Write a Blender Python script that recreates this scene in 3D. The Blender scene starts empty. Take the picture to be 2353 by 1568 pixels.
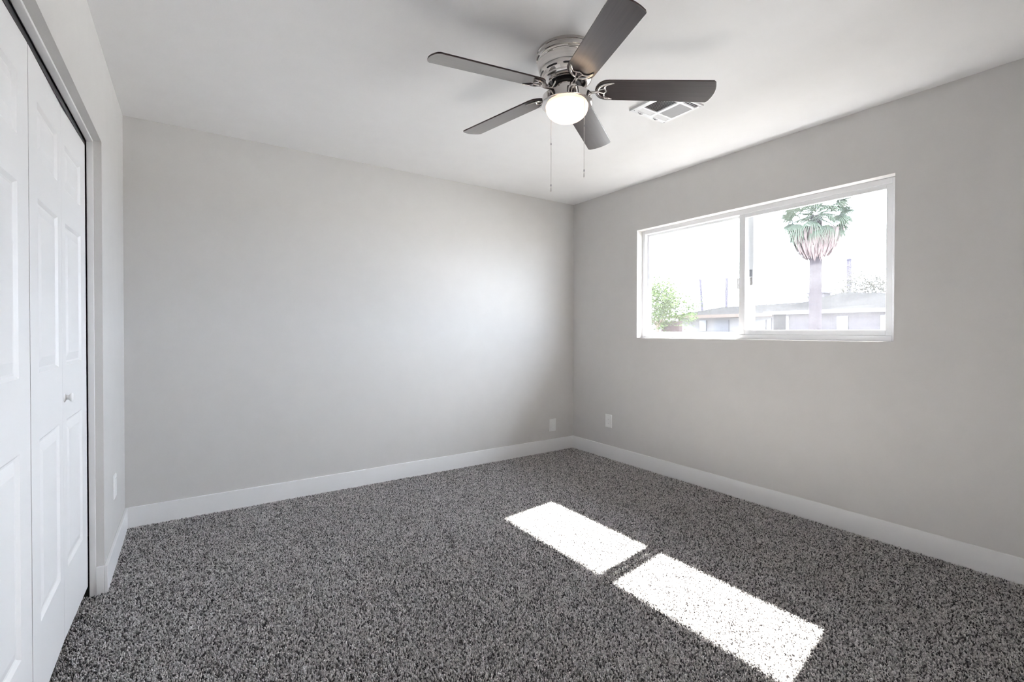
import bpy, math, random
import numpy as np
from mathutils import Vector, Matrix

random.seed(7)
rng = np.random.default_rng(11)
C = bpy.context.scene.collection
PI = math.pi
SC = bpy.context.scene

# ------------------------------------------------------------------ camera
FPX, CYP = 1091.797, 771.83
YAW, PITCH, ROLL = 0.59685, 0.00973, 0.00123
d0 = Vector((math.sin(YAW), math.cos(YAW), 0)); r0 = Vector((math.cos(YAW), -math.sin(YAW), 0)); u0 = Vector((0, 0, 1))
d1 = d0 * math.cos(PITCH) - u0 * math.sin(PITCH); u1 = u0 * math.cos(PITCH) + d0 * math.sin(PITCH)
r2 = r0 * math.cos(ROLL) + u1 * math.sin(ROLL); u2 = u1 * math.cos(ROLL) - r0 * math.sin(ROLL)
cam = bpy.data.cameras.new('camera'); cam_o = bpy.data.objects.new('camera', cam); C.objects.link(cam_o)
CAM = Vector((-3.20533, -3.61822, 1.17062))
M = Matrix.Identity(4)
for i in range(3):
    M[i][0] = r2[i]; M[i][1] = u2[i]; M[i][2] = -d1[i]; M[i][3] = CAM[i]
cam_o.matrix_world = M
cam.sensor_width = 36.0; cam.sensor_fit = 'HORIZONTAL'
cam.lens = FPX / 2353 * 36.0
cam.shift_y = -(784 - CYP) / 2353
cam.clip_start = 0.02; cam.clip_end = 300
SC.camera = cam_o

# ------------------------------------------------------------------ world, sun, exposure
SC.view_settings.view_transform = 'Standard'; SC.view_settings.look = 'None'
SC.view_settings.gamma = 1.0; SC.view_settings.exposure = 0.77
SC.view_settings.use_curve_mapping = False
SKY = 17.0
w = bpy.data.worlds.new('sky'); SC.world = w; w.use_nodes = True
bg = w.node_tree.nodes['Background']
bg.inputs['Color'].default_value = (0.79, 0.87, 1.0, 1); bg.inputs['Strength'].default_value = SKY
HALL_FILL = 950.0  # strength of the fill lamp added behind the camera
SUN = 92.0
sd = bpy.data.lights.new('sun', 'SUN'); sd.energy = SUN; sd.angle = math.radians(0.6); sd.color = (1.0, 0.98, 0.95)
so = bpy.data.objects.new('sun', sd); C.objects.link(so)
sdir = Vector((-1, -0.16, -0.971))
so.rotation_euler = sdir.to_track_quat('-Z', 'Y').to_euler(); so.location = (20, 3.2, 19)

# ------------------------------------------------------------------ materials
def mat(name, col, rough=0.5, metal=0.0, spec=0.5, noise=None, bump=None, emit=None):
    m = bpy.data.materials.new(name); m.use_nodes = True
    nt = m.node_tree; b = nt.nodes['Principled BSDF']
    b.inputs['Base Color'].default_value = (*col, 1)
    b.inputs['Roughness'].default_value = rough; b.inputs['Metallic'].default_value = metal
    b.inputs['Specular IOR Level'].default_value = spec
    if noise or bump:
        tc = nt.nodes.new('ShaderNodeTexCoord')
    if noise:       # (scale xyz, amount)
        mp = nt.nodes.new('ShaderNodeMapping'); mp.inputs['Scale'].default_value = noise[0]
        nz = nt.nodes.new('ShaderNodeTexNoise'); nz.inputs['Scale'].default_value = 1.0; nz.inputs['Detail'].default_value = 4
        rp = nt.nodes.new('ShaderNodeValToRGB')
        a = noise[1]
        rp.color_ramp.elements[0].position = 0.3; rp.color_ramp.elements[1].position = 0.7
        rp.color_ramp.elements[0].color = (*[c * (1 - a) for c in col], 1); rp.color_ramp.elements[1].color = (*[min(1, c * (1 + a)) for c in col], 1)
        nt.links.new(tc.outputs['Object'], mp.inputs['Vector']); nt.links.new(mp.outputs['Vector'], nz.inputs['Vector'])
        nt.links.new(nz.outputs['Fac'], rp.inputs['Fac']); nt.links.new(rp.outputs['Color'], b.inputs['Base Color'])
    if bump:        # (scale, strength, distance)
        n2 = nt.nodes.new('ShaderNodeTexNoise'); n2.inputs['Scale'].default_value = bump[0]; n2.inputs['Detail'].default_value = 3
        bp = nt.nodes.new('ShaderNodeBump'); bp.inputs['Strength'].default_value = bump[1]; bp.inputs['Distance'].default_value = bump[2]
        nt.links.new(tc.outputs['Object'], n2.inputs['Vector']); nt.links.new(n2.outputs['Fac'], bp.inputs['Height'])
        nt.links.new(bp.outputs['Normal'], b.inputs['Normal'])
    return m

M_wall = mat('wall_paint', (0.612, 0.596, 0.581), 0.75, spec=0.25, noise=((9, 9, 9), 0.012), bump=(140, 0.12, 0.002))
M_ceil = mat('ceiling_paint', (0.88, 0.868, 0.863), 0.85, spec=0.2, noise=((7, 7, 7), 0.01), bump=(110, 0.12, 0.002))
M_trim = mat('trim_paint', (0.84, 0.835, 0.835), 0.35, spec=0.4, noise=((5, 5, 5), 0.01))
M_door = mat('door_paint', (0.85, 0.845, 0.845), 0.4, spec=0.4, noise=((4, 4, 4), 0.008), bump=(300, 0.05, 0.001))
M_vinyl = mat('white_vinyl', (0.82, 0.82, 0.83), 0.3, spec=0.45, noise=((6, 6, 6), 0.01))
M_plate = mat('white_plastic', (0.82, 0.82, 0.81), 0.3, spec=0.5, noise=((30, 30, 30), 0.01))
M_black = mat('black_metal', (0.012, 0.012, 0.014), 0.4, spec=0.4, noise=((20, 20, 20), 0.2))
M_grey = mat('dull_grey_metal', (0.25, 0.25, 0.27), 0.4, metal=0.8, noise=((40, 40, 40), 0.1))
M_chrome = mat('polished_nickel', (0.66, 0.63, 0.605), 0.07, metal=1.0, noise=((30, 30, 30), 0.03))
M_brushed = mat('brushed_nickel', (0.68, 0.65, 0.63), 0.32, metal=1.0, noise=((3, 3, 400), 0.08))
M_wood = mat('dark_wood_blade', (0.040, 0.028, 0.028), 0.28, spec=1.0, noise=((4, 130, 60), 0.3))
for k_, v_ in (('Coat Weight', 0.9), ('Coat Roughness', 0.22), ('Coat IOR', 1.6)): M_wood.node_tree.nodes['Principled BSDF'].inputs[k_].default_value = v_
M_wood_edge = mat('dark_wood_edge', (0.030, 0.014, 0.013), 0.5, noise=((20, 60, 60), 0.3))
M_dark = mat('dark_motor', (0.01, 0.01, 0.011), 0.5, noise=((40, 40, 40), 0.3))
M_grille = mat('white_register_enamel', (0.80, 0.80, 0.81), 0.35, spec=0.4, noise=((15, 15, 15), 0.01))
M_duct = mat('grey_duct', (0.16, 0.16, 0.17), 0.7, noise=((15, 15, 15), 0.2))

def mat_carpet():
    m = bpy.data.materials.new('carpet_yarn'); m.use_nodes = True
    nt = m.node_tree; b = nt.nodes['Principled BSDF']
    at = nt.nodes.new('ShaderNodeAttribute'); at.attribute_name = 'yarn'
    nt.links.new(at.outputs['Color'], b.inputs['Base Color'])
    b.inputs['Roughness'].default_value = 0.9; b.inputs['Specular IOR Level'].default_value = 0.15
    return m
M_carpet = mat_carpet()
M_backing = mat('carpet_backing', (0.10, 0.095, 0.09), 0.95, spec=0.1, noise=((150, 150, 150), 0.5))

def mat_glass(name, dust, streak):
    # clear pane with a film of dust and wipe marks that scatters the sun
    m = bpy.data.materials.new(name); m.use_nodes = True
    nt = m.node_tree; nt.nodes.remove(nt.nodes['Principled BSDF'])
    out = nt.nodes['Material Output']
    tr = nt.nodes.new('ShaderNodeBsdfTransparent'); tr.inputs['Color'].default_value = (0.96, 0.97, 0.97, 1)
    gl = nt.nodes.new('ShaderNodeBsdfGlossy'); gl.inputs['Roughness'].default_value = 0.02
    tl = nt.nodes.new('ShaderNodeBsdfTranslucent'); tl.inputs['Color'].default_value = (0.9, 0.9, 0.92, 1)
    m1 = nt.nodes.new('ShaderNodeMixShader'); m2 = nt.nodes.new('ShaderNodeMixShader')
    tc = nt.nodes.new('ShaderNodeTexCoord'); mp = nt.nodes.new('ShaderNodeMapping'); mp.inputs['Scale'].default_value = (1, 2.0, 7.0)
    mp.inputs['Rotation'].default_value = (0.5, 0, 0)
    nz = nt.nodes.new('ShaderNodeTexNoise'); nz.inputs['Scale'].default_value = 1.5; nz.inputs['Detail'].default_value = 6; nz.inputs['Distortion'].default_value = 1.2
    mr = nt.nodes.new('ShaderNodeMapRange'); mr.inputs['From Min'].default_value = 0.35; mr.inputs['From Max'].default_value = 0.75
    mr.inputs['To Min'].default_value = dust; mr.inputs['To Max'].default_value = dust + streak
    nt.links.new(tc.outputs['Object'], mp.inputs['Vector']); nt.links.new(mp.outputs['Vector'], nz.inputs['Vector'])
    nt.links.new(nz.outputs['Fac'], mr.inputs['Value'])
    nt.links.new(mr.outputs['Result'], m1.inputs['Fac'])
    nt.links.new(tr.outputs[0], m1.inputs[1]); nt.links.new(tl.outputs[0], m1.inputs[2])
    m2.inputs['Fac'].default_value = 0.04
    nt.links.new(m1.outputs[0], m2.inputs[1]); nt.links.new(gl.outputs[0], m2.inputs[2])
    nt.links.new(m2.outputs[0], out.inputs['Surface'])
    return m
M_glass_clean = mat_glass('window_glass', 0.0025, 0.003)
M_glass_dusty = mat_glass('dusty_window_glass', 0.0042, 0.0036)

def mat_bowl():
    m = bpy.data.materials.new('frosted_bowl'); m.use_nodes = True
    nt = m.node_tree; nt.nodes.remove(nt.nodes['Principled BSDF'])
    out = nt.nodes['Material Output']
    em = nt.nodes.new('ShaderNodeEmission'); em.inputs['Color'].default_value = (1.0, 0.73, 0.51, 1); em.inputs['Strength'].default_value = 0.20
    tl = nt.nodes.new('ShaderNodeBsdfTranslucent'); tl.inputs['Color'].default_value = (0.9, 0.86, 0.8, 1)
    gl = nt.nodes.new('ShaderNodeBsdfGlossy'); gl.inputs['Roughness'].default_value = 0.35; gl.inputs['Color'].default_value = (0.06, 0.06, 0.06, 1)
    a1 = nt.nodes.new('ShaderNodeAddShader'); a2 = nt.nodes.new('ShaderNodeAddShader')
    nt.links.new(em.outputs[0], a1.inputs[0]); nt.links.new(tl.outputs[0], a1.inputs[1])
    nt.links.new(a1.outputs[0], a2.inputs[0]); nt.links.new(gl.outputs[0], a2.inputs[1])
    nt.links.new(a2.outputs[0], out.inputs['Surface'])
    return m
M_bowl = mat_bowl()

# exterior
M_ground = mat('dark_soil', (0.06, 0.056, 0.05), 0.9, spec=0.0, noise=((0.4, 0.4, 0.4), 0.25))  # unseen ground, dark so little light bounces up near the window
M_bounce_paving = mat('pale_bounce_paving', (0.36, 0.352, 0.34), 0.9, spec=0.0, noise=((0.5, 0.5, 0.5), 0.1))  # unseen paving, pale so it throws sunlight up to the ceiling
M_stucco = mat('pale_stucco', (0.095, 0.091, 0.092), 0.9, spec=0.0, noise=((2, 2, 2), 0.08))
M_stucco_dk = mat('grey_stucco', (0.045, 0.041, 0.045), 0.9, spec=0.0, noise=((2, 2, 2), 0.1))
M_roof = mat('weathered_shingles', (0.0085, 0.0084, 0.0087), 0.95, spec=0.0, noise=((3, 12, 3), 0.15))
M_fascia = mat('peach_fascia', (0.065,0.05,0.042), 0.7, spec=0.0, noise=((2, 2, 2), 0.1))
M_dkwin = mat('dark_house_window', (0.04, 0.042, 0.05), 0.3, noise=((2, 2, 2), 0.2))
M_brick = mat('red_brick', (0.045,0.03,0.03), 0.9, spec=0.0, noise=((6, 6, 14), 0.25))
M_leaf = mat('tree_leaf', (0.034,0.050,0.016), 0.6, spec=0.0, noise=((3, 3, 3), 0.4))
M_leaf_pale = mat('dusty_tree_leaf', (0.028, 0.0275, 0.022), 0.7, spec=0.0, noise=((3, 3, 3), 0.3))
M_bark = mat('tree_bark', (0.09, 0.07, 0.055), 0.9, spec=0.0, noise=((6, 6, 2), 0.3))
M_palm_trunk = mat('palm_trunk', (0.023, 0.0195, 0.022), 0.9, spec=0.0, noise=((4, 4, 30), 0.2))
M_frond = mat('palm_frond', (0.050, 0.060, 0.046), 0.55, spec=0.0, noise=((2, 2, 2), 0.35))
M_dead = mat('dead_palm_frond', (0.072, 0.056, 0.056), 0.85, spec=0.0, noise=((3, 3, 3), 0.35))
M_pole = mat('weathered_pole', (0.036,0.032,0.042), 0.9, spec=0.0, noise=((4, 4, 2), 0.2))

# ------------------------------------------------------------------ mesh helpers
class MB:
    def __init__(s): s.v = []; s.f = []
    def add(s, vs, fs):
        o = len(s.v); s.v += [tuple(x) for x in vs]; s.f += [tuple(i + o for i in f) for f in fs]
    def box(s, x0, x1, y0, y1, z0, z1):
        x0, x1 = min(x0, x1), max(x0, x1); y0, y1 = min(y0, y1), max(y0, y1); z0, z1 = min(z0, z1), max(z0, z1)
        s.add([(x0, y0, z0), (x1, y0, z0), (x1, y1, z0), (x0, y1, z0), (x0, y0, z1), (x1, y0, z1), (x1, y1, z1), (x0, y1, z1)],
              [(0, 3, 2, 1), (4, 5, 6, 7), (0, 1, 5, 4), (1, 2, 6, 5), (2, 3, 7, 6), (3, 0, 4, 7)])
    def lathe(s, prof, n=48, c=(0, 0, 0)):
        # prof: list of (r, z)
        vs = []; idx = []
        for r, z in prof:
            if r < 1e-6:
                idx.append([len(vs)] * n); vs.append((c[0], c[1], c[2] + z))
            else:
                row = []
                for k in range(n):
                    a = 2 * PI * k / n; row.append(len(vs)); vs.append((c[0] + r * math.cos(a), c[1] + r * math.sin(a), c[2] + z))
                idx.append(row)
        fs = []
        for i in range(len(idx) - 1):
            A, B = idx[i], idx[i + 1]
            for k in range(n):
                k2 = (k + 1) % n
                q = []
                for t in (A[k], B[k], B[k2], A[k2]):
                    if t not in q: q.append(t)
                if len(q) > 2: fs.append(tuple(q))
        s.add(vs, fs)
    def tube(s, pts, rad, n=8, flat=1.0, cap=True):
        pts = [Vector(p) for p in pts]
        if not isinstance(rad, (list, tuple)): rad = [rad] * len(pts)
        vs = []; up = Vector((0, 0, 1))
        for i, p in enumerate(pts):
            t = (pts[min(i + 1, len(pts) - 1)] - pts[max(i - 1, 0)]).normalized()
            a = t.cross(up)
            if a.length < 1e-3: a = t.cross(Vector((1, 0, 0)))
            a.normalize(); b = a.cross(t).normalized()
            for k in range(n):
                an = 2 * PI * k / n
                vs.append(p + a * (rad[i] * math.cos(an)) + b * (rad[i] * flat * math.sin(an)))
        fs = []
        for i in range(len(pts) - 1):
            for k in range(n):
                k2 = (k + 1) % n
                fs.append((i * n + k, i * n + k2, (i + 1) * n + k2, (i + 1) * n + k))
        if cap:
            fs.append(tuple(range(n - 1, -1, -1))); fs.append(tuple((len(pts) - 1) * n + k for k in range(n)))
        s.add(vs, fs)
    def prism(s, poly, z0, z1):
        n = len(poly)
        s.add([(x, y, z0) for x, y in poly] + [(x, y, z1) for x, y in poly],
              [tuple(range(n - 1, -1, -1)), tuple(range(n, 2 * n))] + [(i, (i + 1) % n, n + (i + 1) % n, n + i) for i in range(n)])
    def build(s, name, m, parent=None, smooth=None, bevel=None, mats=None, face_mat=None):
        me = bpy.data.meshes.new(name); me.from_pydata(s.v, [], s.f)
        me.materials.append(m)
        for mm in (mats or []): me.materials.append(mm)
        if face_mat:
            for p in me.polygons: p.material_index = face_mat(p)
        if smooth is not None:
            for p in me.polygons: p.use_smooth = True
            try: me.set_sharp_from_angle(angle=math.radians(smooth))
            except Exception: pass
        o = bpy.data.objects.new(name, me); C.objects.link(o)
        if bevel:
            b = o.modifiers.new('bevel', 'BEVEL'); b.width = bevel; b.segments = 2; b.limit_method = 'ANGLE'; b.angle_limit = math.radians(40)
        if parent: o.parent = parent
        return o

def empty(name, loc, rot=(0, 0, 0)):
    o = bpy.data.objects.new(name, None); C.objects.link(o); o.location = loc; o.rotation_euler = rot; o.empty_display_size = 0.1
    return o
def tag(o, label, cat, group=None, kind=None):
    o['label'] = label; o['category'] = cat
    if group: o['group'] = group
    if kind: o['kind'] = kind
    return o
def struct(o, label=None):
    o['kind'] = 'structure'
    if label: o['label'] = label
    return o
def copy_tree(o, parent=None):
    c = o.copy(); C.objects.link(c)
    if parent: c.parent = parent
    for ch in list(o.children): copy_tree(ch, c)
    return c

# ------------------------------------------------------------------ room shell
H = 2.44; L = 3.525; RY = -4.35         # ceiling, closet wall plane, rear wall
WY0, WY1, WZ0, WZ1 = -2.637, -0.823, 1.114, 2.041      # window opening
WT = 0.16
CY0, CY1, CZ1 = -2.665, -0.830, 2.012   # closet opening
CB = -4.20                              # closet back

b = MB(); b.box(CB - 0.1, WT, RY - 0.12, 0.12, -0.2, -0.012)
struct(b.build('floor', M_backing), 'floor under the grey carpet')
b = MB(); b.box(CB - 0.1, WT, RY - 0.12, 0.12, H, H + 0.15)
struct(b.build('ceiling', M_ceil), 'smooth white ceiling')
b = MB(); b.box(CB - 0.1, WT, 0.0, 0.12, -0.012, H)
struct(b.build('wall_back', M_wall), 'plain greige wall left of the window wall')
b = MB()
b.box(0, WT, RY, WY0, -0.012, H); b.box(0, WT, WY1, 0.0, -0.012, H); b.box(0, WT, WY0, WY1, -0.012, WZ0); b.box(0, WT, WY0, WY1, WZ1, H)
struct(b.build('wall_right', M_wall), 'greige wall holding the sliding window')
WL = 0.050; b = MB()
b.box(-L - WL, -L, RY, CY0, -0.012, H); b.box(-L - WL, -L, CY1, 0.0, -0.012, H); b.box(-L - WL, -L, CY0, CY1, CZ1, H)
b.box(CB - 0.1, CB, RY, 0.0, -0.012, H); b.box(CB, -L - WL, CY0 - 0.15, CY0 - 0.10, -0.012, H)
struct(b.build('wall_left', M_wall), 'greige wall with the closet opening')
DX0, DX1, DZT = -2.35, -1.45, 2.06       # doorway added to let fill light in
b = MB(); b.box(CB - 0.1, DX0, RY - 0.12, RY, -0.012, H); b.box(DX1, WT, RY - 0.12, RY, -0.012, H); b.box(DX0, DX1, RY - 0.12, RY, DZT, H)
struct(b.build('wall_front', M_wall), 'greige wall behind the camera')

# baseboards
BH, BT = 0.1165, 0.013
b = MB(); b.box(-L, 0, -BT, 0, -0.01, BH); struct(b.build('baseboard_back', M_trim, bevel=0.002), 'white baseboard along the plain wall')
b = MB(); b.box(-BT, 0, RY, -BT, -0.01, BH); struct(b.build('baseboard_right', M_trim, bevel=0.002), 'white baseboard under the window')
b = MB(); b.box(-L, -L + BT, CY1 - BT, -BT, -0.01, BH); b.box(-L - 0.028, -L, CY1 - BT, CY1, -0.01, BH)
b.box(-L, -L + BT, RY + BT, CY0, -0.01, BH)
struct(b.build('baseboard_left', M_trim, bevel=0.002), 'white baseboard wrapping the closet corner')
b = MB(); b.box(-L + BT, DX0, RY, RY + BT, -0.01, BH); b.box(DX1, -BT, RY, RY + BT, -0.01, BH); struct(b.build('baseboard_front', M_trim, bevel=0.002), 'white baseboard behind the camera')

# closet jamb lining
JX0, JX1, JT = -L - 0.050, -L - 0.028, 0.010
b = MB()
b.box(JX0, JX1, CY1 - JT, CY1, -0.01, CZ1 - JT); b.box(JX0, JX1, CY0, CY0 + JT, -0.01, CZ1 - JT); b.box(JX0, JX1, CY0, CY1, CZ1 - JT, CZ1)
struct(b.build('trim_1', M_trim, bevel=0.001), 'white wooden jamb lining the closet opening')
b = MB()
zt = CZ1 - JT
b.box(-L - 0.090, -L - 0.086, CY0 + JT, CY1 - JT, zt - 0.022, zt); b.box(-L - 0.056, -L - 0.053, CY0 + JT, CY1 - JT, zt - 0.022, zt); b.box(-L - 0.09, -L - 0.053, CY0 + JT, CY1 - JT, zt - 0.003, zt)
tag(b.build('closet_track', M_black), 'black metal track above the white bifold closet doors', 'track')

# ------------------------------------------------------------------ closet doors
def leaf_mesh(wd, z0, z1, rows, stile_a, stile_b, th=0.032):
    # front face at local y=0 facing +Y ; width along +X from 0..wd
    mb = MB(); xs = [0, stile_a, wd - stile_b, wd]
    zs = [z0]
    for a, c in rows: zs += [a, c]
    zs.append(z1)
    for i in range(3):
        for j in range(len(zs) - 1):
            if i == 1 and j % 2 == 1:
                x0, x1, za, zb = xs[1], xs[2], zs[j], zs[j + 1]
                loops = []
                for off, dp in ((0, 0), (0.004, 0.0), (0.007, -0.0025), (0.013, -0.0075), (0.019, -0.0085), (0.023, -0.0075), (0.048, -0.0015), (0.050, -0.001)):
                    loops.append([(x0 + off, dp, za + off), (x1 - off, dp, za + off), (x1 - off, dp, zb - off), (x0 + off, dp, zb - off)])
                vs = [p for l in loops for p in l]; fs = []
                for k in range(len(loops) - 1):
                    for e in range(4):
                        e2 = (e + 1) % 4
                        fs.append((k * 4 + e2, k * 4 + e, (k + 1) * 4 + e, (k + 1) * 4 + e2))
                k = len(loops) - 1; fs.append((k * 4 + 3, k * 4 + 2, k * 4 + 1, k * 4))
                mb.add(vs, fs)
            else:
                mb.add([(xs[i], 0, zs[j]), (xs[i + 1], 0, zs[j]), (xs[i + 1], 0, zs[j + 1]), (xs[i], 0, zs[j + 1])], [(3, 2, 1, 0)])
    mb.add([(0, 0, z0), (wd, 0, z0), (wd, 0, z1), (0, 0, z1), (0, -th, z0), (wd, -th, z0), (wd, -th, z1), (0, -th, z1)],
           [(4, 5, 6, 7), (0, 1, 5, 4), (1, 2, 6, 5), (2, 3, 7, 6), (3, 0, 4, 7)])
    return mb
ROWS = [(0.285, 0.845), (1.038, 1.572), (1.688, 1.862)]
DZ0, DZ1 = 0.045, 1.990
def place_leaf(p_from, p_to, name, parent, sa, sb):
    # p_from -> p_to is left-to-right as seen from the room (decreasing... +y is to the right)
    a = Vector((*p_from, 0)); c = Vector((*p_to, 0)); wd = (c - a).length
    ex = (c - a).normalized(); ez = Vector((0, 0, 1)); ey = ez.cross(ex)
    if ey.x < 0: raise RuntimeError('leaf faces the closet')
    o = leaf_mesh(wd, DZ0, DZ1, ROWS, sa, sb).build(name, M_door, parent, smooth=12)
    mm = Matrix.Identity(4)
    for i in range(3): mm[i][0] = ex[i]; mm[i][1] = ey[i]; mm[i][2] = ez[i]; mm[i][3] = a[i]
    o.matrix_local = parent.matrix_basis.inverted() @ mm
    return o
# local y of a leaf points into the room, so x runs from the far (+y world) edge towards the camera
XE, XJ = -L - 0.0535, -L - 0.0595
def bifold(name, yr, yl, label, knob_y):
    root = empty(name, (XE, yr, 0)); struct(root, label)
    ym = (yr + yl) / 2
    place_leaf((XE, yr - 0.012), (XJ, ym + 0.0008), 'leaf', root, 0.095, 0.055)
    place_leaf((XJ, ym - 0.0008), (XE, yl + 0.003), 'leaf', root, 0.055, 0.095)
    k = MB()
    k.lathe([(0, 0.0265), (0.007, 0.0262), (0.0135, 0.0245), (0.0158, 0.0215), (0.0152, 0.018), (0.0105, 0.0145), (0.0078, 0.011), (0.0085, 0.006), (0.0155, 0.0025), (0.0165, 0.0), (0, 0)], 28)
    ko = k.build('knob', M_door, root, smooth=50); ko.rotation_euler = (0, PI / 2, 0); ko.location = (XJ + 0.0005 - XE, knob_y - yr, 0.925)
YS = -1.738
bifold('door_1', CY1 - JT, YS + 0.0018, 'white six-panel bifold closet door by the room corner', -1.262)
bifold('door_2', YS + 0.010, CY0 + JT, 'white bifold closet door cut off by the left edge of the photo', -2.42)

# ------------------------------------------------------------------ window
win = empty('window_1', (0, (WY0 + WY1) / 2, WZ0)); struct(win, 'white two-pane sliding window with a view of a palm')
WO = Vector(win.location)
def ring(mb, x0, x1, y0, y1, z0, z1, l, r, bt, tp):
    # y0<y1 outer rect ; member widths at y1 side (l), y0 side (r), bottom, top
    mb.box(x0, x1, y1 - l, y1, z0, z1); mb.box(x0, x1, y0, y0 + r, z0, z1)
    mb.box(x0, x1, y0 + r, y1 - l, z0, z0 + bt); mb.box(x0, x1, y0 + r, y1 - l, z1 - tp, z1)
def wpart(mb, name, m, bevel=None, parent=win):
    o = mb.build(name, m, None, bevel=bevel)
    for v in o.data.vertices: v.co -= WO
    o.parent = parent
    return o
b = MB(); ring(b, 0.066, 0.135, WY0, WY1, WZ0, WZ1, 0.030, 0.030, 0.033, 0.033)
wpart(b, 'window_frame', M_vinyl, 0.002)
b = MB(); ring(b, 0.072, 0.096, -2.607, -1.703, 1.147, 2.008, 0.045, 0.032, 0.033, 0.028)
sr = wpart(b, 'sliding_sash', M_vinyl, 0.002)
b = MB(); b.box(0.082, 0.085, -2.579, -1.744, 1.176, 1.984); wpart(b, 'pane', M_glass_dusty)
b = MB(); ring(b, 0.103, 0.127, -1.792, -0.853, 1.147, 2.008, 0.022, 0.045, 0.018, 0.018)
wpart(b, 'fixed_sash', M_vinyl, 0.002)
b = MB(); b.box(0.114, 0.117, -1.751, -0.871, 1.161, 1.994); wpart(b, 'pane', M_glass_clean)
b = MB(); b.box(0.097, 0.103, -1.783, -1.766, 1.56, 1.61); o = wpart(b, 'lock_plate', M_grey)
b = MB(); b.box(0.058, 0.072, -1.708, -1.698, 1.475, 1.555); wpart(b, 'pull_latch', M_vinyl, 0.002)
b = MB(); b.box(0.100, 0.103, -1.782, -1.768, 1.50, 1.555); wpart(b, 'lock_keeper', M_chrome)

# unseen doorway and lit hallway added behind the camera to brighten the room
HY = RY - 0.12; HE = HY - 1.25
b = MB(); b.box(CB - 0.1, WT, HE - 0.12, HE, -0.2, H + 0.15); b.box(CB - 0.1, CB, HE, HY, -0.2, H + 0.15); b.box(WT - 0.12, WT, HE, HY, -0.2, H + 0.15)
struct(b.build('wall_fill_hall', M_wall), 'walls of the added hallway that passes fill light into the bedroom')
b = MB(); b.box(CB, WT - 0.12, HE, HY, -0.2, -0.012); struct(b.build('floor_fill_hall', M_backing), 'floor of the added, unseen hallway')
b = MB(); b.box(CB, WT - 0.12, HE, HY, H, H + 0.15); struct(b.build('ceiling_fill_hall', M_ceil), 'ceiling of the added, unseen hallway')
b = MB()
for x0, x1 in ((DX0 - 0.06, DX0 + 0.012), (DX1 - 0.012, DX1 + 0.06)): b.box(x0, x1, RY - 0.005, RY + 0.014, -0.01, DZT + 0.06)
b.box(DX0 + 0.012, DX1 - 0.012, RY - 0.005, RY + 0.014, DZT - 0.012, DZT + 0.06)
struct(b.build('trim_2', M_trim), 'white casing round the added doorway behind the camera')
hl_ = empty('hall_fill_lamp', (-0.45, HY - 0.55, H)); tag(hl_, 'unseen round lamp added behind the camera to brighten the room', 'lamp')  # made-up lamp, fills the bedroom through the added doorway
b = MB(); b.lathe([(0, 0), (0.16, 0), (0.165, -0.02), (0.15, -0.025), (0, -0.025)], 40); b.build('fill_lamp_base', M_brushed, hl_, smooth=40)
b = MB(); b.lathe([(0.148, -0.024)] + [(0.15 * math.cos(t * PI / 16), -0.026 - 0.075 * math.sin(t * PI / 16)) for t in range(0, 8)] + [(0, -0.101)], 40)
M_fill_lamp = bpy.data.materials.new('fill_lamp_glow'); M_fill_lamp.use_nodes = True  # glow of the added fill lamp
pb_ = M_fill_lamp.node_tree.nodes['Principled BSDF']; pb_.inputs['Emission Color'].default_value = (1.0, 0.97, 0.94, 1); pb_.inputs['Emission Strength'].default_value = HALL_FILL
b.build('fill_lamp_shade', M_fill_lamp, hl_, smooth=60)

# eave and exterior roof edge shading the upper part of the window
b = MB(); b.box(WT, 0.80, RY - 0.5, 0.8, 2.292, 2.44); b.box(WT, 0.80, RY - 0.76, 0.8, 2.44, 2.59)
struct(b.build('roof_overhang', M_stucco), 'roof overhang outside above the window')

# ------------------------------------------------------------------ wall plates
def plate(name, w_, h_):
    mb = MB()
    def loop(x, z, y): return [(-x, y, -z), (x, y, -z), (x, y, z), (-x, y, z)]
    a, c = w_ / 2, h_ / 2
    L_ = [loop(a, c, 0), loop(a, c, 0.002), loop(a - 0.004, c - 0.004, 0.006), loop(a - 0.017, c - 0.021, 0.0065), loop(a - 0.0172, c - 0.0212, 0.005), loop(a - 0.0185, c - 0.0225, 0.005), loop(a - 0.019, c - 0.023, 0.007)]
    vs = [p for l in L_ for p in l]; fs = []
    for k in range(len(L_) - 1):
        for e in range(4):
            e2 = (e + 1) % 4; fs.append((k * 4 + e2, k * 4 + e, (k + 1) * 4 + e, (k + 1) * 4 + e2))
    k = len(L_) - 1; fs.append((k * 4 + 3, k * 4 + 2, k * 4 + 1, k * 4)); fs.append((0, 1, 2, 3))
    mb.add(vs, fs)
    return mb
def wall_plate(name, loc, rotz, label, screws=None):
    r = empty(name, loc, (0, 0, rotz)); tag(r, label, 'wall plate')
    plate(name, 0.080, 0.121).build('cover', M_plate, r)
    for z in (screws or ()):
        s = MB(); s.lathe([(0, 0.0016), (0.0022, 0.0014), (0.003, 0.0)], 12)
        so_ = s.build('screw', M_grey, r, smooth=60); so_.rotation_euler = (-PI / 2, 0, 0); so_.location = (0, 0.0068, z)
    return r
wall_plate('wall_plate', (-0.264, 0, 0.251), PI, 'blank white wall plate low on the plain wall, left of the room corner')
wall_plate('wall_plate', (0, -0.494, 0.341), PI / 2, 'white wall plate with two small screws, right of the room corner', (0.013, -0.020))
wall_plate('wall_plate', (-L, -0.478, 0.377), -PI / 2, 'white wall plate seen edge-on between the closet and the corner')

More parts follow.
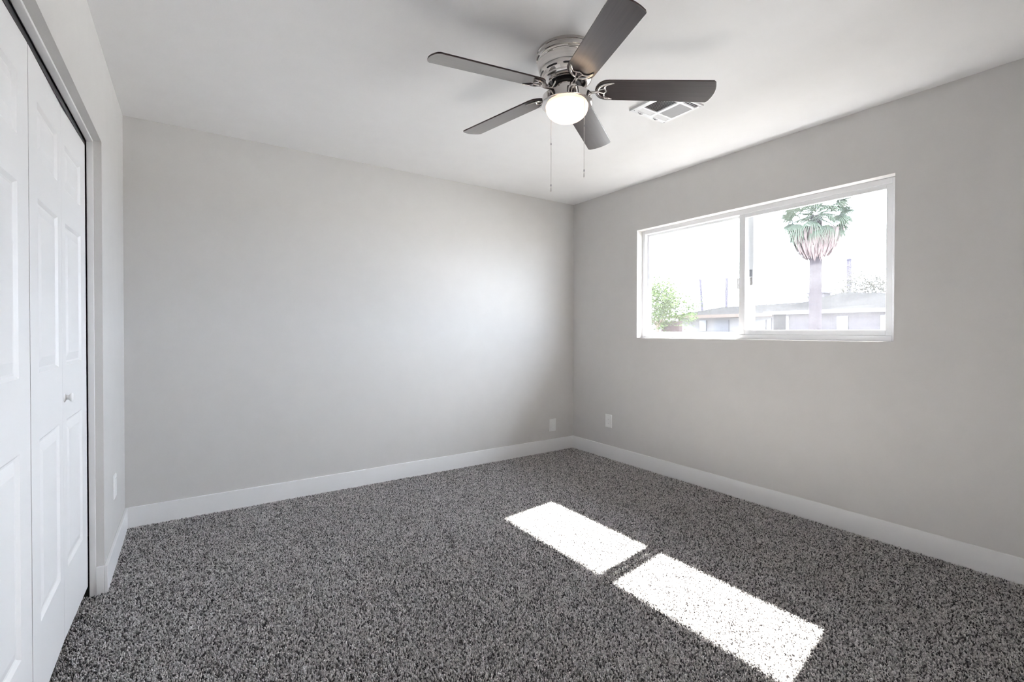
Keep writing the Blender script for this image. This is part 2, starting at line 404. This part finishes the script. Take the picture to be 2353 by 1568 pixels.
# ------------------------------------------------------------------ ceiling register
VX0, VX1, VY0, VY1 = -1.118, -0.820, -2.012, -1.738
vent = empty('ceiling_vent', ((VX0 + VX1) / 2, (VY0 + VY1) / 2, H)); tag(vent, 'white louvred air vent in the ceiling beyond the fan', 'vent')
VO = Vector(vent.location)
def vpart(mb, name, m, bevel=None, parent=vent):
    o = mb.build(name, m, None, bevel=bevel)
    for v in o.data.vertices: v.co -= VO
    o.parent = parent; return o
fx = [(-1.083, -0.972), (-0.952, -0.842)]
sy1, my, sy2 = (-1.803, -1.767), (-1.955, -1.815), (-2.000, -1.968)
b = MB(); zf0, zf1 = H - 0.010, H - 0.004
# frame face with openings
ycuts = [VY0 + 0.004, sy2[0], sy2[1], my[0], my[1], sy1[0], sy1[1], VY1 - 0.004]
xcuts = [VX0 + 0.004, fx[0][0], fx[0][1], fx[1][0], fx[1][1], VX1 - 0.004]
for i in range(len(xcuts) - 1):
    for j in range(len(ycuts) - 1):
        if i % 2 == 1 and j % 2 == 1: continue
        b.box(xcuts[i], xcuts[i + 1], ycuts[j], ycuts[j + 1], zf0, zf1)
b.box(VX0, VX0 + 0.005, VY0, VY1, H - 0.012, H); b.box(VX1 - 0.005, VX1, VY0, VY1, H - 0.009, H)
b.box(VX0, VX1, VY0, VY0 + 0.005, H - 0.009, H); b.box(VX0, VX1, VY1 - 0.005, VY1, H - 0.009, H)
vpart(b, 'register_frame', M_grille)
b = MB(); b.box(VX0 + 0.006, VX1 - 0.006, VY0 + 0.006, VY1 - 0.006, H - 0.0012, H - 0.0004); vpart(b, 'duct_mouth', M_duct)
def louvre(axis, c, a0, a1, tilt, wid=0.012):
    mb = MB(); dz = wid / 2 * math.sin(tilt); dw = wid / 2 * math.cos(tilt); zc = H - 0.0068; t = 0.0008
    pts = [(-dw, -dz), (dw, dz)]
    vs = []
    for a in (a0, a1):
        for (q, z) in pts:
            for s in (-t, t):
                vs.append((c + q, a, zc + z + s) if axis == 'y' else (a, c + q, zc + z + s))
    mb.add(vs, [(0, 2, 6, 4), (1, 5, 7, 3), (0, 4, 5, 1), (2, 3, 7, 6), (0, 1, 3, 2), (4, 6, 7, 5)])
    return mb
for fi, (xa, xb) in enumerate(fx):
    for k in range(9):
        c = xa + (k + 0.5) * (xb - xa) / 9
        vpart(louvre('y', c, my[0], my[1], 0.55 if fi == 0 else -0.55, 0.0105), 'louvre', M_grille)
    for (ya, yb), tl in ((sy1, -0.5), (sy2, 0.5)):
        for k in range(3):
            c = ya + (k + 0.5) * (yb - ya) / 3
            vpart(louvre('x', c, xa, xb, tl, 0.0105), 'louvre', M_grille)
    b = MB(); xm = xa + 0.035; b.tube([(xm - 0.02, -1.757, H - 0.012), (xm, -1.755, H - 0.017), (xm + 0.02, -1.757, H - 0.012)], [0.0012, 0.002, 0.0012], 6)
    b.box(xm - 0.0015, xm + 0.0015, -1.757, -1.752, H - 0.017, H - 0.009)
    vpart(b, 'damper_lever', M_grey)
for (x, y) in ((VX0 + 0.018, VY1 - 0.02), (VX1 - 0.012, VY1 - 0.015), (VX1 - 0.012, VY0 + 0.015), (VX0 + 0.018, VY0 + 0.015)):
    b = MB(); b.lathe([(0, -0.0022), (0.002, -0.0018), (0.0034, 0)], 12, (x, y, H - 0.010)); vpart(b, 'screw', M_grey)

# ------------------------------------------------------------------ ceiling fan
FX, FY = -1.7737, -1.9553
fan = empty('ceiling_fan', (FX, FY, H)); tag(fan, 'flush-mount ceiling fan with five dark wood blades and a lit bowl light', 'ceiling fan')
def fz(prof): return [(r, z - H) for r, z in prof]
b = MB(); b.lathe(fz([(0.0, 2.44), (0.136, 2.44), (0.138, 2.436), (0.138, 2.428), (0.1345, 2.4255), (0.1345, 2.4215), (0.139, 2.418), (0.1405, 2.412), (0.139, 2.4065), (0.133, 2.4035), (0.1315, 2.399), (0.1335, 2.3955), (0.1365, 2.393), (0.1368, 2.390), (0.1355, 2.388), (0.10, 2.388)]), 72)
b.build('canopy', M_chrome, fan, smooth=35)
b = MB(); b.lathe(fz([(0.10, 2.3885), (0.1345, 2.3885), (0.1355, 2.386), (0.1335, 2.379), (0.1275, 2.360), (0.1262, 2.354), (0.1245, 2.3525), (0.10, 2.3525)]), 72)
b.build('brushed_band', M_brushed, fan, smooth=35)
LOW = [(0.10, 2.3535), (0.1225, 2.3525), (0.1225, 2.348), (0.1205, 2.338), (0.1165, 2.326), (0.112, 2.3185), (0.1125, 2.316), (0.1115, 2.311), (0.106, 2.305), (0.097, 2.3005), (0.089, 2.298), (0.084, 2.2985), (0.082, 2.303), (0.081, 2.318)]
b = MB(); b.lathe(fz(LOW), 72)
hous = b.build('motor_housing', M_chrome, fan, smooth=35)
def rad_at(z):
    pr = [(r, q) for r, q in LOW if r > 0.11]
    for (r1, z1), (r2_, z2) in zip(pr, pr[1:]):
        if z2 <= z <= z1 and z1 > z2: return r1 + (r2_ - r1) * (z - z1) / (z2 - z1)
    return 0.118
slot = None
for k in range(9):
    mb = MB(); n = 12; vs = []
    zc = 2.3345
    for i in range(n + 1):
        t = i / n; an = math.radians(-14 + 28 * t); hh = 0.0036 * math.sqrt(max(0.02, 1 - (2 * t - 1) ** 8))
        for z in (zc - hh, zc + hh):
            r = rad_at(z) + 0.0006
            vs.append((r * math.cos(an), r * math.sin(an), z - H)); vs.append(((r - 0.004) * math.cos(an), (r - 0.004) * math.sin(an), z - H))
    fs = []
    for i in range(n):
        a = i * 4; c = a + 4
        fs += [(a, c, c + 2, a + 2), (a + 1, a + 3, c + 3, c + 1), (a, a + 1, c + 1, c), (a + 2, c + 2, c + 3, a + 3)]
    fs += [(0, 2, 3, 1), (n * 4, n * 4 + 1, n * 4 + 3, n * 4 + 2)]
    mb.add(vs, fs)
    if slot is None: slot = mb.build('vent_slot', M_black, hous); s_ = slot
    else: s_ = slot.copy(); C.objects.link(s_); s_.parent = hous
    s_.rotation_euler = (0, 0, math.radians(-131 - 34 + 40 * k))
b = MB(); b.lathe(fz([(0, 2.335), (0.079, 2.335), (0.079, 2.312), (0.066, 2.308), (0.066, 2.290), (0, 2.290)]), 40)
b.build('rotor', M_dark, fan, smooth=35)
for k in range(10):
    a = 2 * PI * k / 10 + 0.2; mb = MB(); mb.lathe([(0, -0.0035), (0.003, -0.003), (0.0045, 0), ], 10, (0.073 * math.cos(a), 0.073 * math.sin(a), 2.3105 - H)); mb.build('rotor_bolt', M_chrome, fan, smooth=60)
b = MB(); b.lathe(fz([(0, 2.291), (0.054, 2.291), (0.0555, 2.289), (0.0555, 2.240), (0.0, 2.240)]), 48)
b.build('switch_housing', M_chrome, fan, smooth=35)
b = MB(); b.lathe(fz([(0, 2.2405), (0.108, 2.2405), (0.1125, 2.238), (0.1135, 2.234), (0.1155, 2.208), (0.1165, 2.205), (0.1155, 2.2025), (0.112, 2.202), (0.0985, 2.1965), (0.096, 2.197), (0.095, 2.200), (0.0, 2.2005)]), 72)
b.build('light_fitter', M_chrome, fan, smooth=35)
bowl_p = [(0.094, 2.2002), (0.0965, 2.197), (0.0968, 2.192), (0.0955, 2.190)]
for k in range(1, 15):
    a = k / 14 * PI / 2
    bowl_p.append((0.0955 * math.cos(a), 2.188 - 0.0615 * math.sin(a)))
bowl_p[-1] = (0, bowl_p[-1][1])
b = MB(); b.lathe(fz(bowl_p), 64)
b.build('glass_bowl', M_bowl, fan, smooth=60)
lp = bpy.data.lights.new('bulb', 'POINT'); lp.energy = 0.32; lp.color = (1.0, 0.73, 0.51); lp.shadow_soft_size = 0.02
lo = bpy.data.objects.new('bulb', lp); C.objects.link(lo); lo.parent = fan; lo.location = (0, 0, 2.163 - H)

# blades: local x along the blade, y across, underside at z=0
def blade_mesh():
    R0, R1, W0, W1 = 0.127, 0.6386, 0.0617, 0.0669
    pts = []
    def hw(u): return W0 + (W1 - W0) * (u - 0.2) / (R1 - 0.2)
    root = []
    for i in range(13):          # rounded root, from -y side to +y side through R0
        a = -PI / 2 + PI * i / 12
        root.append((R0 + 0.058 * (1 - math.cos(a) ** 0.9 if math.cos(a) > 0 else 1), hw(0.185) * math.sin(a)))
    tip = []
    rc = 0.010
    n = 16
    for i in range(n + 1):
        t = -1 + 2 * i / n; v = W1 * t
        bu = 0.017 * (1 - t * t)
        tip.append((R1 + bu - (0.006 if abs(t) == 1 else 0), v if abs(t) < 1 else v))
    poly = list(reversed(root)) + [(x, y) for x, y in tip]
    # order: root from +y to -y, then tip from -y to +y
    mb = MB(); mb.prism(poly, 0.0, 0.0065)
    return mb
bl0 = blade_mesh().build('blade', M_wood, None, bevel=0.0012, mats=[M_wood_edge], face_mat=lambda p: 0 if abs(p.normal.z) > 0.5 else 1)
def arc(p0, p1, p2, n=10):
    p0, p1, p2 = Vector(p0), Vector(p1), Vector(p2)
    return [p0 * (1 - t) ** 2 + p1 * 2 * t * (1 - t) + p2 * t * t for t in [i / n for i in range(n + 1)]]
b = MB(); zi = -0.0035
for s in (1, -1):
    o_ = arc((0.134, 0, zi - 0.002), (0.143, 0.047 * s, zi), (0.207, 0.050 * s, zi), 12)
    b.tube(o_, [0.0062 - 0.0022 * (i / 12) for i in range(13)], 8, 0.75)
    i_ = arc((0.207, 0.050 * s, zi), (0.165, 0.040 * s, zi), (0.1675, 0.019 * s, zi), 10) + arc((0.1675, 0.019 * s, zi), (0.171, 0.007 * s, zi), (0.1795, 0, zi), 5)[1:]
    b.tube(i_, 0.0034, 8, 0.8)
    b.tube([(0.140, 0.006 * s, zi), (0.169, 0.016 * s, zi)], 0.0032, 8, 0.8)
# arm up to the rotor
b.tube(arc((0.142, 0, zi - 0.003), (0.098, 0, zi - 0.013), (0.083, 0, -0.004), 8) + arc((0.083, 0, -0.004), (0.073, 0, 0.004), (0.066, 0, 0.030), 6)[1:], [0.0075] * 9 + [0.007] * 6, 10, 0.7)
iron0 = b.build('blade_iron', M_chrome, bl0, smooth=50)
AZ = [-0.0194, -0.0065, 0.004, 0.0244, -0.0025]; DZ = [-0.0312, -0.0183, -0.0288, -0.0359, -0.0379]; DP = [0.0044, 0.0204, 0.0307, 0.0063, -0.0618]
for k in range(5):
    o = bl0 if k == 0 else copy_tree(bl0)
    o.parent = fan
    a = 3.067 - k * 2 * PI / 5 + AZ[k]
    o.matrix_local = Matrix.Translation((0, 0, 2.2754 - 0.003 - H)) @ Matrix.Rotation(a, 4, 'Z') @ Matrix.Rotation(-math.atan2(DZ[k], 0.6386), 4, 'Y') @ Matrix.Rotation(-0.2253 + DP[k], 4, 'X')

# pull chains
def at_px(px, py, depth):
    v = d1 + r2 * ((px - 1176.5) / FPX) - u2 * ((py - CYP) / FPX)
    return CAM + v * depth
def chain(p_top, z_conn, z_bot, name, fob_scale, horn):
    x, y, zt_ = p_top
    mb = MB(); prof = []
    z = zt_ - z_bot - 0.030
    n = int(z / 0.0042)
    pr = [(0.0, 0.0)]
    for i in range(n):
        zb = i * z / n
        pr += [(0.0006, zb + 0.0004), (0.0015, zb + 0.0013), (0.0015, zb + 0.0026), (0.0006, zb + 0.0036)]
    pr.append((0.0, z))
    mb.lathe(pr, 6, (0, 0, 0))
    o = mb.build(name, M_brushed, fan); o.location = (x - FX, y - FY, z_bot + 0.030 - H)
    if horn:
        h = MB(); h.tube([(0, 0, z), (0.4 * (FX - x), 0.4 * (FY - y), z + 0.004), ], 0.003, 8); h.build('chain_outlet', M_chrome, o, smooth=50)
    f = MB(); f.lathe([(0, 0.004), (0.0020, 0.003), (0.0022, -0.006), (0.0, -0.007)], 10); f.build('connector', M_grey, o, smooth=40)
    f = MB(); f.lathe([(0, 0.004), (0.0020, 0.003), (0.0022, -0.005), (0.0, -0.006)], 10, (0, 0, z_conn - (z_bot + 0.030))); f.build('connector', M_grey, o, smooth=40)
    f = MB(); f.lathe([(0, -0.008), (0.0018, -0.010), (0.0040, -0.018), (0.0052, -0.025), (0.0046, -0.031), (0.0, -0.033)], 14)
    fo = f.build('fob', M_brushed, o, smooth=50); fo.scale = (fob_scale, fob_scale * 0.6, 1.0); fo.rotation_euler = (0, 0, YAW)
    return o
p1 = at_px(1266, 268, 2.262); pb = at_px(1266, 440, 2.262); pc = at_px(1266, 331, 2.262)
chain((pb.x, pb.y, 2.212), pc.z, pb.z, 'pull_chain', 1.0, True)
pb = at_px(1342, 407, 2.09); pc = at_px(1342, 289, 2.09)
chain((pb.x, pb.y, 2.222), pc.z, pb.z, 'pull_chain', 0.75, True)

# ------------------------------------------------------------------ carpet pile
def carpet():
    sp = 0.0051
    xs = np.arange(-3.68, -0.004, sp); ys = np.arange(-3.95, -0.004, sp)
    X, Y = np.meshgrid(xs, ys); X = X.ravel(); Y = Y.ravel(); n = len(X)
    X = X + rng.uniform(-0.5, 0.5, n) * sp; Y = Y + rng.uniform(-0.5, 0.5, n) * sp
    keep = (X > -3.522) | ((Y > CY0 + 0.016) & (Y < CY1 - 0.016)); X = X[keep]; Y = Y[keep]; n = len(X)
    # clumps: soft lean field with random twist
    ang = rng.uniform(0, 2 * PI, n); lean = rng.uniform(0.001, 0.0065, n); hgt = rng.uniform(0.006, 0.014, n)
    rad = rng.uniform(0.0023, 0.0038, n); rot = rng.uniform(0, 2 * PI, n)
    V = np.zeros((n, 7, 3), np.float32)
    for k in range(3):
        a = rot + k * 2 * PI / 3
        V[:, k, 0] = X + 0.8 * rad * np.cos(a); V[:, k, 1] = Y + 0.8 * rad * np.sin(a); V[:, k, 2] = -0.012
        a2 = a + 0.6
        V[:, 3 + k, 0] = X + 0.45 * lean * np.cos(ang) + rad * np.cos(a2); V[:, 3 + k, 1] = Y + 0.45 * lean * np.sin(ang) + rad * np.sin(a2); V[:, 3 + k, 2] = -0.012 + 0.65 * hgt
    V[:, 6, 0] = X + lean * np.cos(ang); V[:, 6, 1] = Y + lean * np.sin(ang); V[:, 6, 2] = -0.012 + hgt
    V[:, :, 0] = np.minimum(V[:, :, 0], -0.0005); V[:, :, 1] = np.minimum(V[:, :, 1], -0.0005)
    T = np.array([[0, 1, 4], [0, 4, 3], [1, 2, 5], [1, 5, 4], [2, 0, 3], [2, 3, 5], [3, 4, 6], [4, 5, 6], [5, 3, 6]], np.int32)
    F = (np.arange(n, dtype=np.int32)[:, None, None] * 7 + T[None]).reshape(-1)
    me = bpy.data.meshes.new('carpet_pile')
    me.vertices.add(n * 7); me.vertices.foreach_set('co', V.reshape(-1))
    nt_ = n * 9
    me.loops.add(nt_ * 3); me.loops.foreach_set('vertex_index', F)
    me.polygons.add(nt_); me.polygons.foreach_set('loop_start', np.arange(0, nt_ * 3, 3, dtype=np.int32))
    try: me.polygons.foreach_set('loop_total', np.full(nt_, 3, np.int32))
    except Exception: pass
    me.update(calc_edges=True)
    pal = np.array([[0.66, 0.632, 0.617], [0.50, 0.479, 0.467], [0.31, 0.296, 0.288], [0.085, 0.079, 0.079]], np.float32)
    ci = rng.choice(4, n, p=[0.33, 0.26, 0.20, 0.21])
    col = pal[ci] * rng.uniform(0.85, 1.15, (n, 1)).astype(np.float32)
    ca = np.ones((n, 7, 4), np.float32); ca[:, :, :3] = col[:, None, :]
    at = me.color_attributes.new('yarn', 'FLOAT_COLOR', 'POINT'); at.data.foreach_set('color', ca.reshape(-1))
    me.materials.append(M_carpet)
    o = bpy.data.objects.new('carpet_pile', me); C.objects.link(o)
    tag(o, 'grey flecked carpet pile covering the whole bedroom floor', 'carpet', kind='stuff')
carpet()

# ------------------------------------------------------------------ outside
GZ = -0.25
b = MB(); b.box(-60, 90, -70, 90, GZ - 0.2, GZ); struct(b.build('ground', M_ground), 'unseen earth round the house, kept dark to limit bounce light')  # out of view; darkness chosen to limit bounce on the near ceiling
b = MB(); b.box(4.2, 25.5, -60, 80, GZ, GZ + 0.02); struct(b.build('bounce_paving', M_bounce_paving), 'unseen pale paving added to bounce light onto the ceiling')  # out of view; added reflector that lifts the far ceiling
def sub(parent, mb, name, m, smooth=None, bevel=None):
    o = mb.build(name, m, None, smooth=smooth, bevel=bevel)
    P = Vector(parent.location)
    o.data.transform(Matrix.Translation(-P)); o.parent = parent
    return o
def hexa(mb, pts): mb.add(pts, [(0, 3, 2, 1), (4, 5, 6, 7), (0, 1, 5, 4), (1, 2, 6, 5), (2, 3, 7, 6), (3, 0, 4, 7)])

# far house on the left: long low gabled roof
h1 = empty('house', (30.8, 17.5, GZ)); tag(h1, 'long pale house with a low gabled roof, left of the palm', 'house')
b = MB(); b.box(30.8, 40, 13.7, 21.6, GZ, 2.42); sub(h1, b, 'wall', M_stucco)
b = MB(); hexa(b, [(30.2, 13.45, 2.42), (41, 13.45, 2.42), (41, 22.3, 2.42), (30.2, 22.3, 2.42), (35.5, 13.45, 3.42), (35.7, 13.45, 3.42), (35.7, 20.6, 3.30), (35.5, 20.6, 3.30)]); sub(h1, b, 'roof', M_roof)
b = MB(); b.box(30.1, 30.2, 13.45, 22.3, 2.22, 2.46); sub(h1, b, 'fascia', M_fascia)
for (ya, yb, za, zb, m_, nm) in ((18.9, 19.5, 1.2, 2.05, M_dkwin, 'window'), (17.0, 18.2, 0.2, 2.05, M_dkwin, 'door'), (14.2, 15.6, 0.9, 2.0, M_dkwin, 'window'), (13.8, 14.0, 0.9, 2.1, M_dkwin, 'window')):
    b = MB(); b.box(30.70, 30.8, ya, yb, za, zb); sub(h1, b, nm, m_)
# hip-roofed house on the right
h2 = empty('house', (29.5, 8, GZ)); tag(h2, 'pale house with a hipped roof behind the palm trunk', 'house')
b = MB(); b.box(29.5, 38, -2, 12.2, GZ, 2.46); sub(h2, b, 'wall', M_stucco_dk)
b = MB(); hexa(b, [(28.8, -3.0, 2.46), (39, -3.0, 2.46), (39, 13.3, 2.46), (28.8, 13.3, 2.46), (33.8, 2.5, 3.20), (34.2, 2.5, 3.20), (34.2, 10.6, 3.86), (33.8, 10.6, 3.86)]); sub(h2, b, 'roof', M_roof)
b = MB(); b.box(28.7, 28.8, -3.0, 13.3, 2.28, 2.5); sub(h2, b, 'fascia', M_stucco)
for (ya, yb, za, zb, nm) in ((12.0, 12.18, GZ, 2.2, 'post'), (8.6, 9.2, 0.9, 2.1, 'window'), (5.2, 7.0, 0.9, 2.1, 'window')):
    b = MB(); b.box(29.4, 29.5, ya, yb, za, zb); sub(h2, b, nm, M_dkwin if nm == 'window' else M_stucco)
b = MB(); b.box(33.0, 34.0, 11.4, 12.4, 3.2, 3.86); b.box(32.9, 34.1, 11.3, 12.5, 3.82, 3.9); sub(h2, b, 'chimney', M_stucco_dk)
# brick wall
bw = MB(); bw.box(27, 27.4, 18.7, 20.3, GZ, 1.95); tag(bw.build('garden_wall', M_brick), 'reddish brick wall under the leafy tree', 'wall')

# trees
def tree(name, loc, rad, hz, trunk_h, leafm, n, label, ls):
    r = empty(name, loc); tag(r, label, 'tree')
    mb = MB(); mb.tube([(0, 0, 0), (0.05, 0.03, trunk_h * 0.5), (-0.05, 0, trunk_h)], [0.16, 0.13, 0.10], 8)
    for k in range(7):
        a = k * 0.9; mb.tube([(-0.05, 0, trunk_h), (0.5 * rad * math.cos(a), 0.5 * rad * math.sin(a), trunk_h + hz * (0.5 + 0.1 * (k % 3)))], [0.08, 0.02], 6)
    mb.build('trunk', M_bark, r, smooth=60)
    mb = MB(); cl = []
    for k in range(26):
        a = random.uniform(0, 2 * PI); q = math.sqrt(random.random()); z = random.uniform(0.05, 1)
        rr = rad * q * math.sqrt(max(0.1, 1 - (z - 0.4) ** 2 * 1.6))
        cl.append(Vector((rr * math.cos(a), rr * math.sin(a), trunk_h + z * hz * 1.2)))
    for i in range(n):
        c = random.choice(cl); p = c + Vector((random.gauss(0, 1), random.gauss(0, 1), random.gauss(0, 0.8))) * rad * 0.2
        e = Vector((random.gauss(0, 1), random.gauss(0, 1), random.gauss(0, 1))).normalized(); f = e.orthogonal().normalized()
        l = ls * random.uniform(0.6, 1.3)
        mb.add([p - e * l, p + f * l * 0.35 + e.cross(f) * l * 0.1, p + e * l, p - f * l * 0.35 + e.cross(f) * l * 0.1], [(0, 1, 2, 3)])
    mb.build('foliage', leafm, r)
    return r
tree('leafy_tree', (25.5, 19.4, GZ), 2.3, 2.5, 1.75, M_leaf, 6500, 'bushy green tree at the left edge of the window', 0.14)
tree('dusty_tree', (48, 14.3, GZ), 2.5, 2.9, 3.0, M_leaf_pale, 2200, 'pale thin tree behind the hipped roof, right of the tall pole', 0.17)
tree('dusty_tree', (42, 15.2, GZ), 1.1, 1.5, 2.8, M_leaf_pale, 1000, 'small pale tree showing over the roof peak beside the palm', 0.16)

# utility poles
M_mast = mat('pale_mast', (0.10, 0.095, 0.11), 0.8, spec=0.0, noise=((4, 4, 2), 0.1))
def pole(px, y_top, y_bot, D, r, label, arm=0):
    def pt(px, py):
        v = d1 + r2 * ((px - 1176.5) / FPX) - u2 * ((py - CYP) / FPX)
        return CAM + v * ((D - CAM.x) / v.x)
    a = pt(px[0], y_top); c = pt(px[1], y_bot)
    k = (GZ - c.z) / (c.z - a.z); base = c + (c - a) * k
    mb = MB(); mb.tube([(0, 0, 0), a - base], [r * 1.15, r], 10)
    o = mb.build('utility_pole' if r > 0.1 else 'mast', M_pole if r > 0.1 else M_mast, None, smooth=50); o.location = base
    return tag(o, label, 'pole')
pole((1609, 1613), 642, 703, 55, 0.16, 'leaning utility pole over the left house roof')
pole((1670, 1669), 639, 700, 55, 0.16, 'upright utility pole next to the window mullion')
pole((1951, 1951), 595, 675, 62, 0.24, 'thick utility pole right of the palm')
pole((1761, 1761), 600, 694, 55, 0.05, 'thin mast standing left of the palm')

# fan palm
PX = 18.0
tp = CAM + (lambda v: v * ((PX - CAM.x) / v.x))(d1 + r2 * ((1873 - 1176.5) / FPX))
palm = empty('fan_palm', (PX, tp.y, GZ)); tag(palm, 'tall fan palm with a skirt of dead fronds outside the right pane', 'palm tree')
ZT = 5.9 - GZ
b = MB(); prof = []
for k in range(40):
    z = ZT * k / 39; r = 0.235 - 0.03 * k / 39 + (0.10 * max(0, 1 - z / 1.2)) + 0.006 * (k % 2); prof.append((r, z))
b.lathe([(0, 0)] + prof + [(0, ZT)], 18); b.build('trunk', M_palm_trunk, palm, smooth=50)
def frond_mesh(droop, size, nl=22):
    mb = MB(); pet = []
    for i in range(7):
        t = i / 6; pet.append((0.15 + 0.75 * t, 0, -0.10 * t * t * droop))
    mb.tube(pet, [0.025 - 0.012 * i / 6 for i in range(7)], 5)
    ox, oz = pet[-1][0], pet[-1][2]
    for k in range(nl):
        a = math.radians(-105 + 210 * k / (nl - 1)); ln = size * random.uniform(0.85, 1.12) * (1.0 - 0.28 * abs(a) / 2.06)
        pts = []
        for i in range(6):
            t = i / 5; q = ln * t
            z = oz - droop * 0.55 * (t ** 2.2) * ln - 0.1 * droop * q * (1 - math.cos(a))
            pts.append(Vector((ox + q * math.cos(a) * (1 - 0.18 * t * droop), q * math.sin(a) * (1 - 0.15 * t * droop), z)))
        tw = Vector((-math.sin(a), math.cos(a), 0))
        wds = [0.008, 0.030, 0.028, 0.015, 0.006, 0.001]
        vs = []
        for p, w_ in zip(pts, wds): vs += [p - tw * w_, p + Vector((0, 0, -w_ * 0.5)), p + tw * w_]
        fs = []
        for i in range(5):
            o_ = i * 3; fs += [(o_, o_ + 1, o_ + 4, o_ + 3), (o_ + 1, o_ + 2, o_ + 5, o_ + 4)]
        mb.add(vs, fs)
    return mb
protos = [frond_mesh(dv, sz).build('frond', M_frond, palm) for dv, sz in ((0.7, 0.95), (1.1, 0.9), (1.5, 0.85))]
cnt = 0
for tier, (elev, num, pi_) in enumerate(((76, 6, 0), (52, 10, 0), (30, 13, 1), (12, 13, 1), (-8, 12, 2), (-26, 9, 2))):
    for k in range(num):
        src = protos[pi_]
        if cnt == 0 or (tier == 2 and k == 0) or (tier == 4 and k == 0): o = src
        else: o = src.copy(); C.objects.link(o); o.parent = palm
        cnt += 1
        az = 2 * PI * (k + 0.37 * tier) / num + random.uniform(-0.12, 0.12); el = math.radians(elev + random.uniform(-8, 8))
        o.matrix_local = Matrix.Translation((0, 0, ZT + 0.28 - 0.07 * tier)) @ Matrix.Rotation(az, 4, 'Z') @ Matrix.Rotation(-el, 4, 'Y') @ Matrix.Rotation(random.uniform(-0.4, 0.4), 4, 'X')
b = MB()
def skirt_r(z): return 0.36 + 0.66 * max(0.0, min(1.0, (z - (4.1 - GZ)) / 1.3)) ** 0.75
for k in range(750):         # hanging skirt
    a = random.uniform(0, 2 * PI); zt_ = random.uniform(4.75, 5.5) - GZ
    ln = random.uniform(0.45, 0.8); tw = Vector((-math.sin(a), math.cos(a), 0)); e = Vector((math.cos(a), math.sin(a), 0))
    wv = random.uniform(0.02, 0.06); q = random.uniform(0.75, 1.05)
    vs = []
    for t, wm in ((0, 0.3), (0.35, 1), (0.75, 0.8), (1, 0.05)):
        z = zt_ - ln * max(0, t - 0.15) / 0.85
        rr = skirt_r(z) * q
        p = e * (0.2 + (rr - 0.2) * min(1, t * 2.6)) + Vector((0, 0, z))
        vs += [p - tw * wv * wm, p + tw * wv * wm + e * 0.01]
    b.add(vs, [(0, 1, 3, 2), (2, 3, 5, 4), (4, 5, 7, 6)])
b.build('dead_frond_skirt', M_dead, palm)
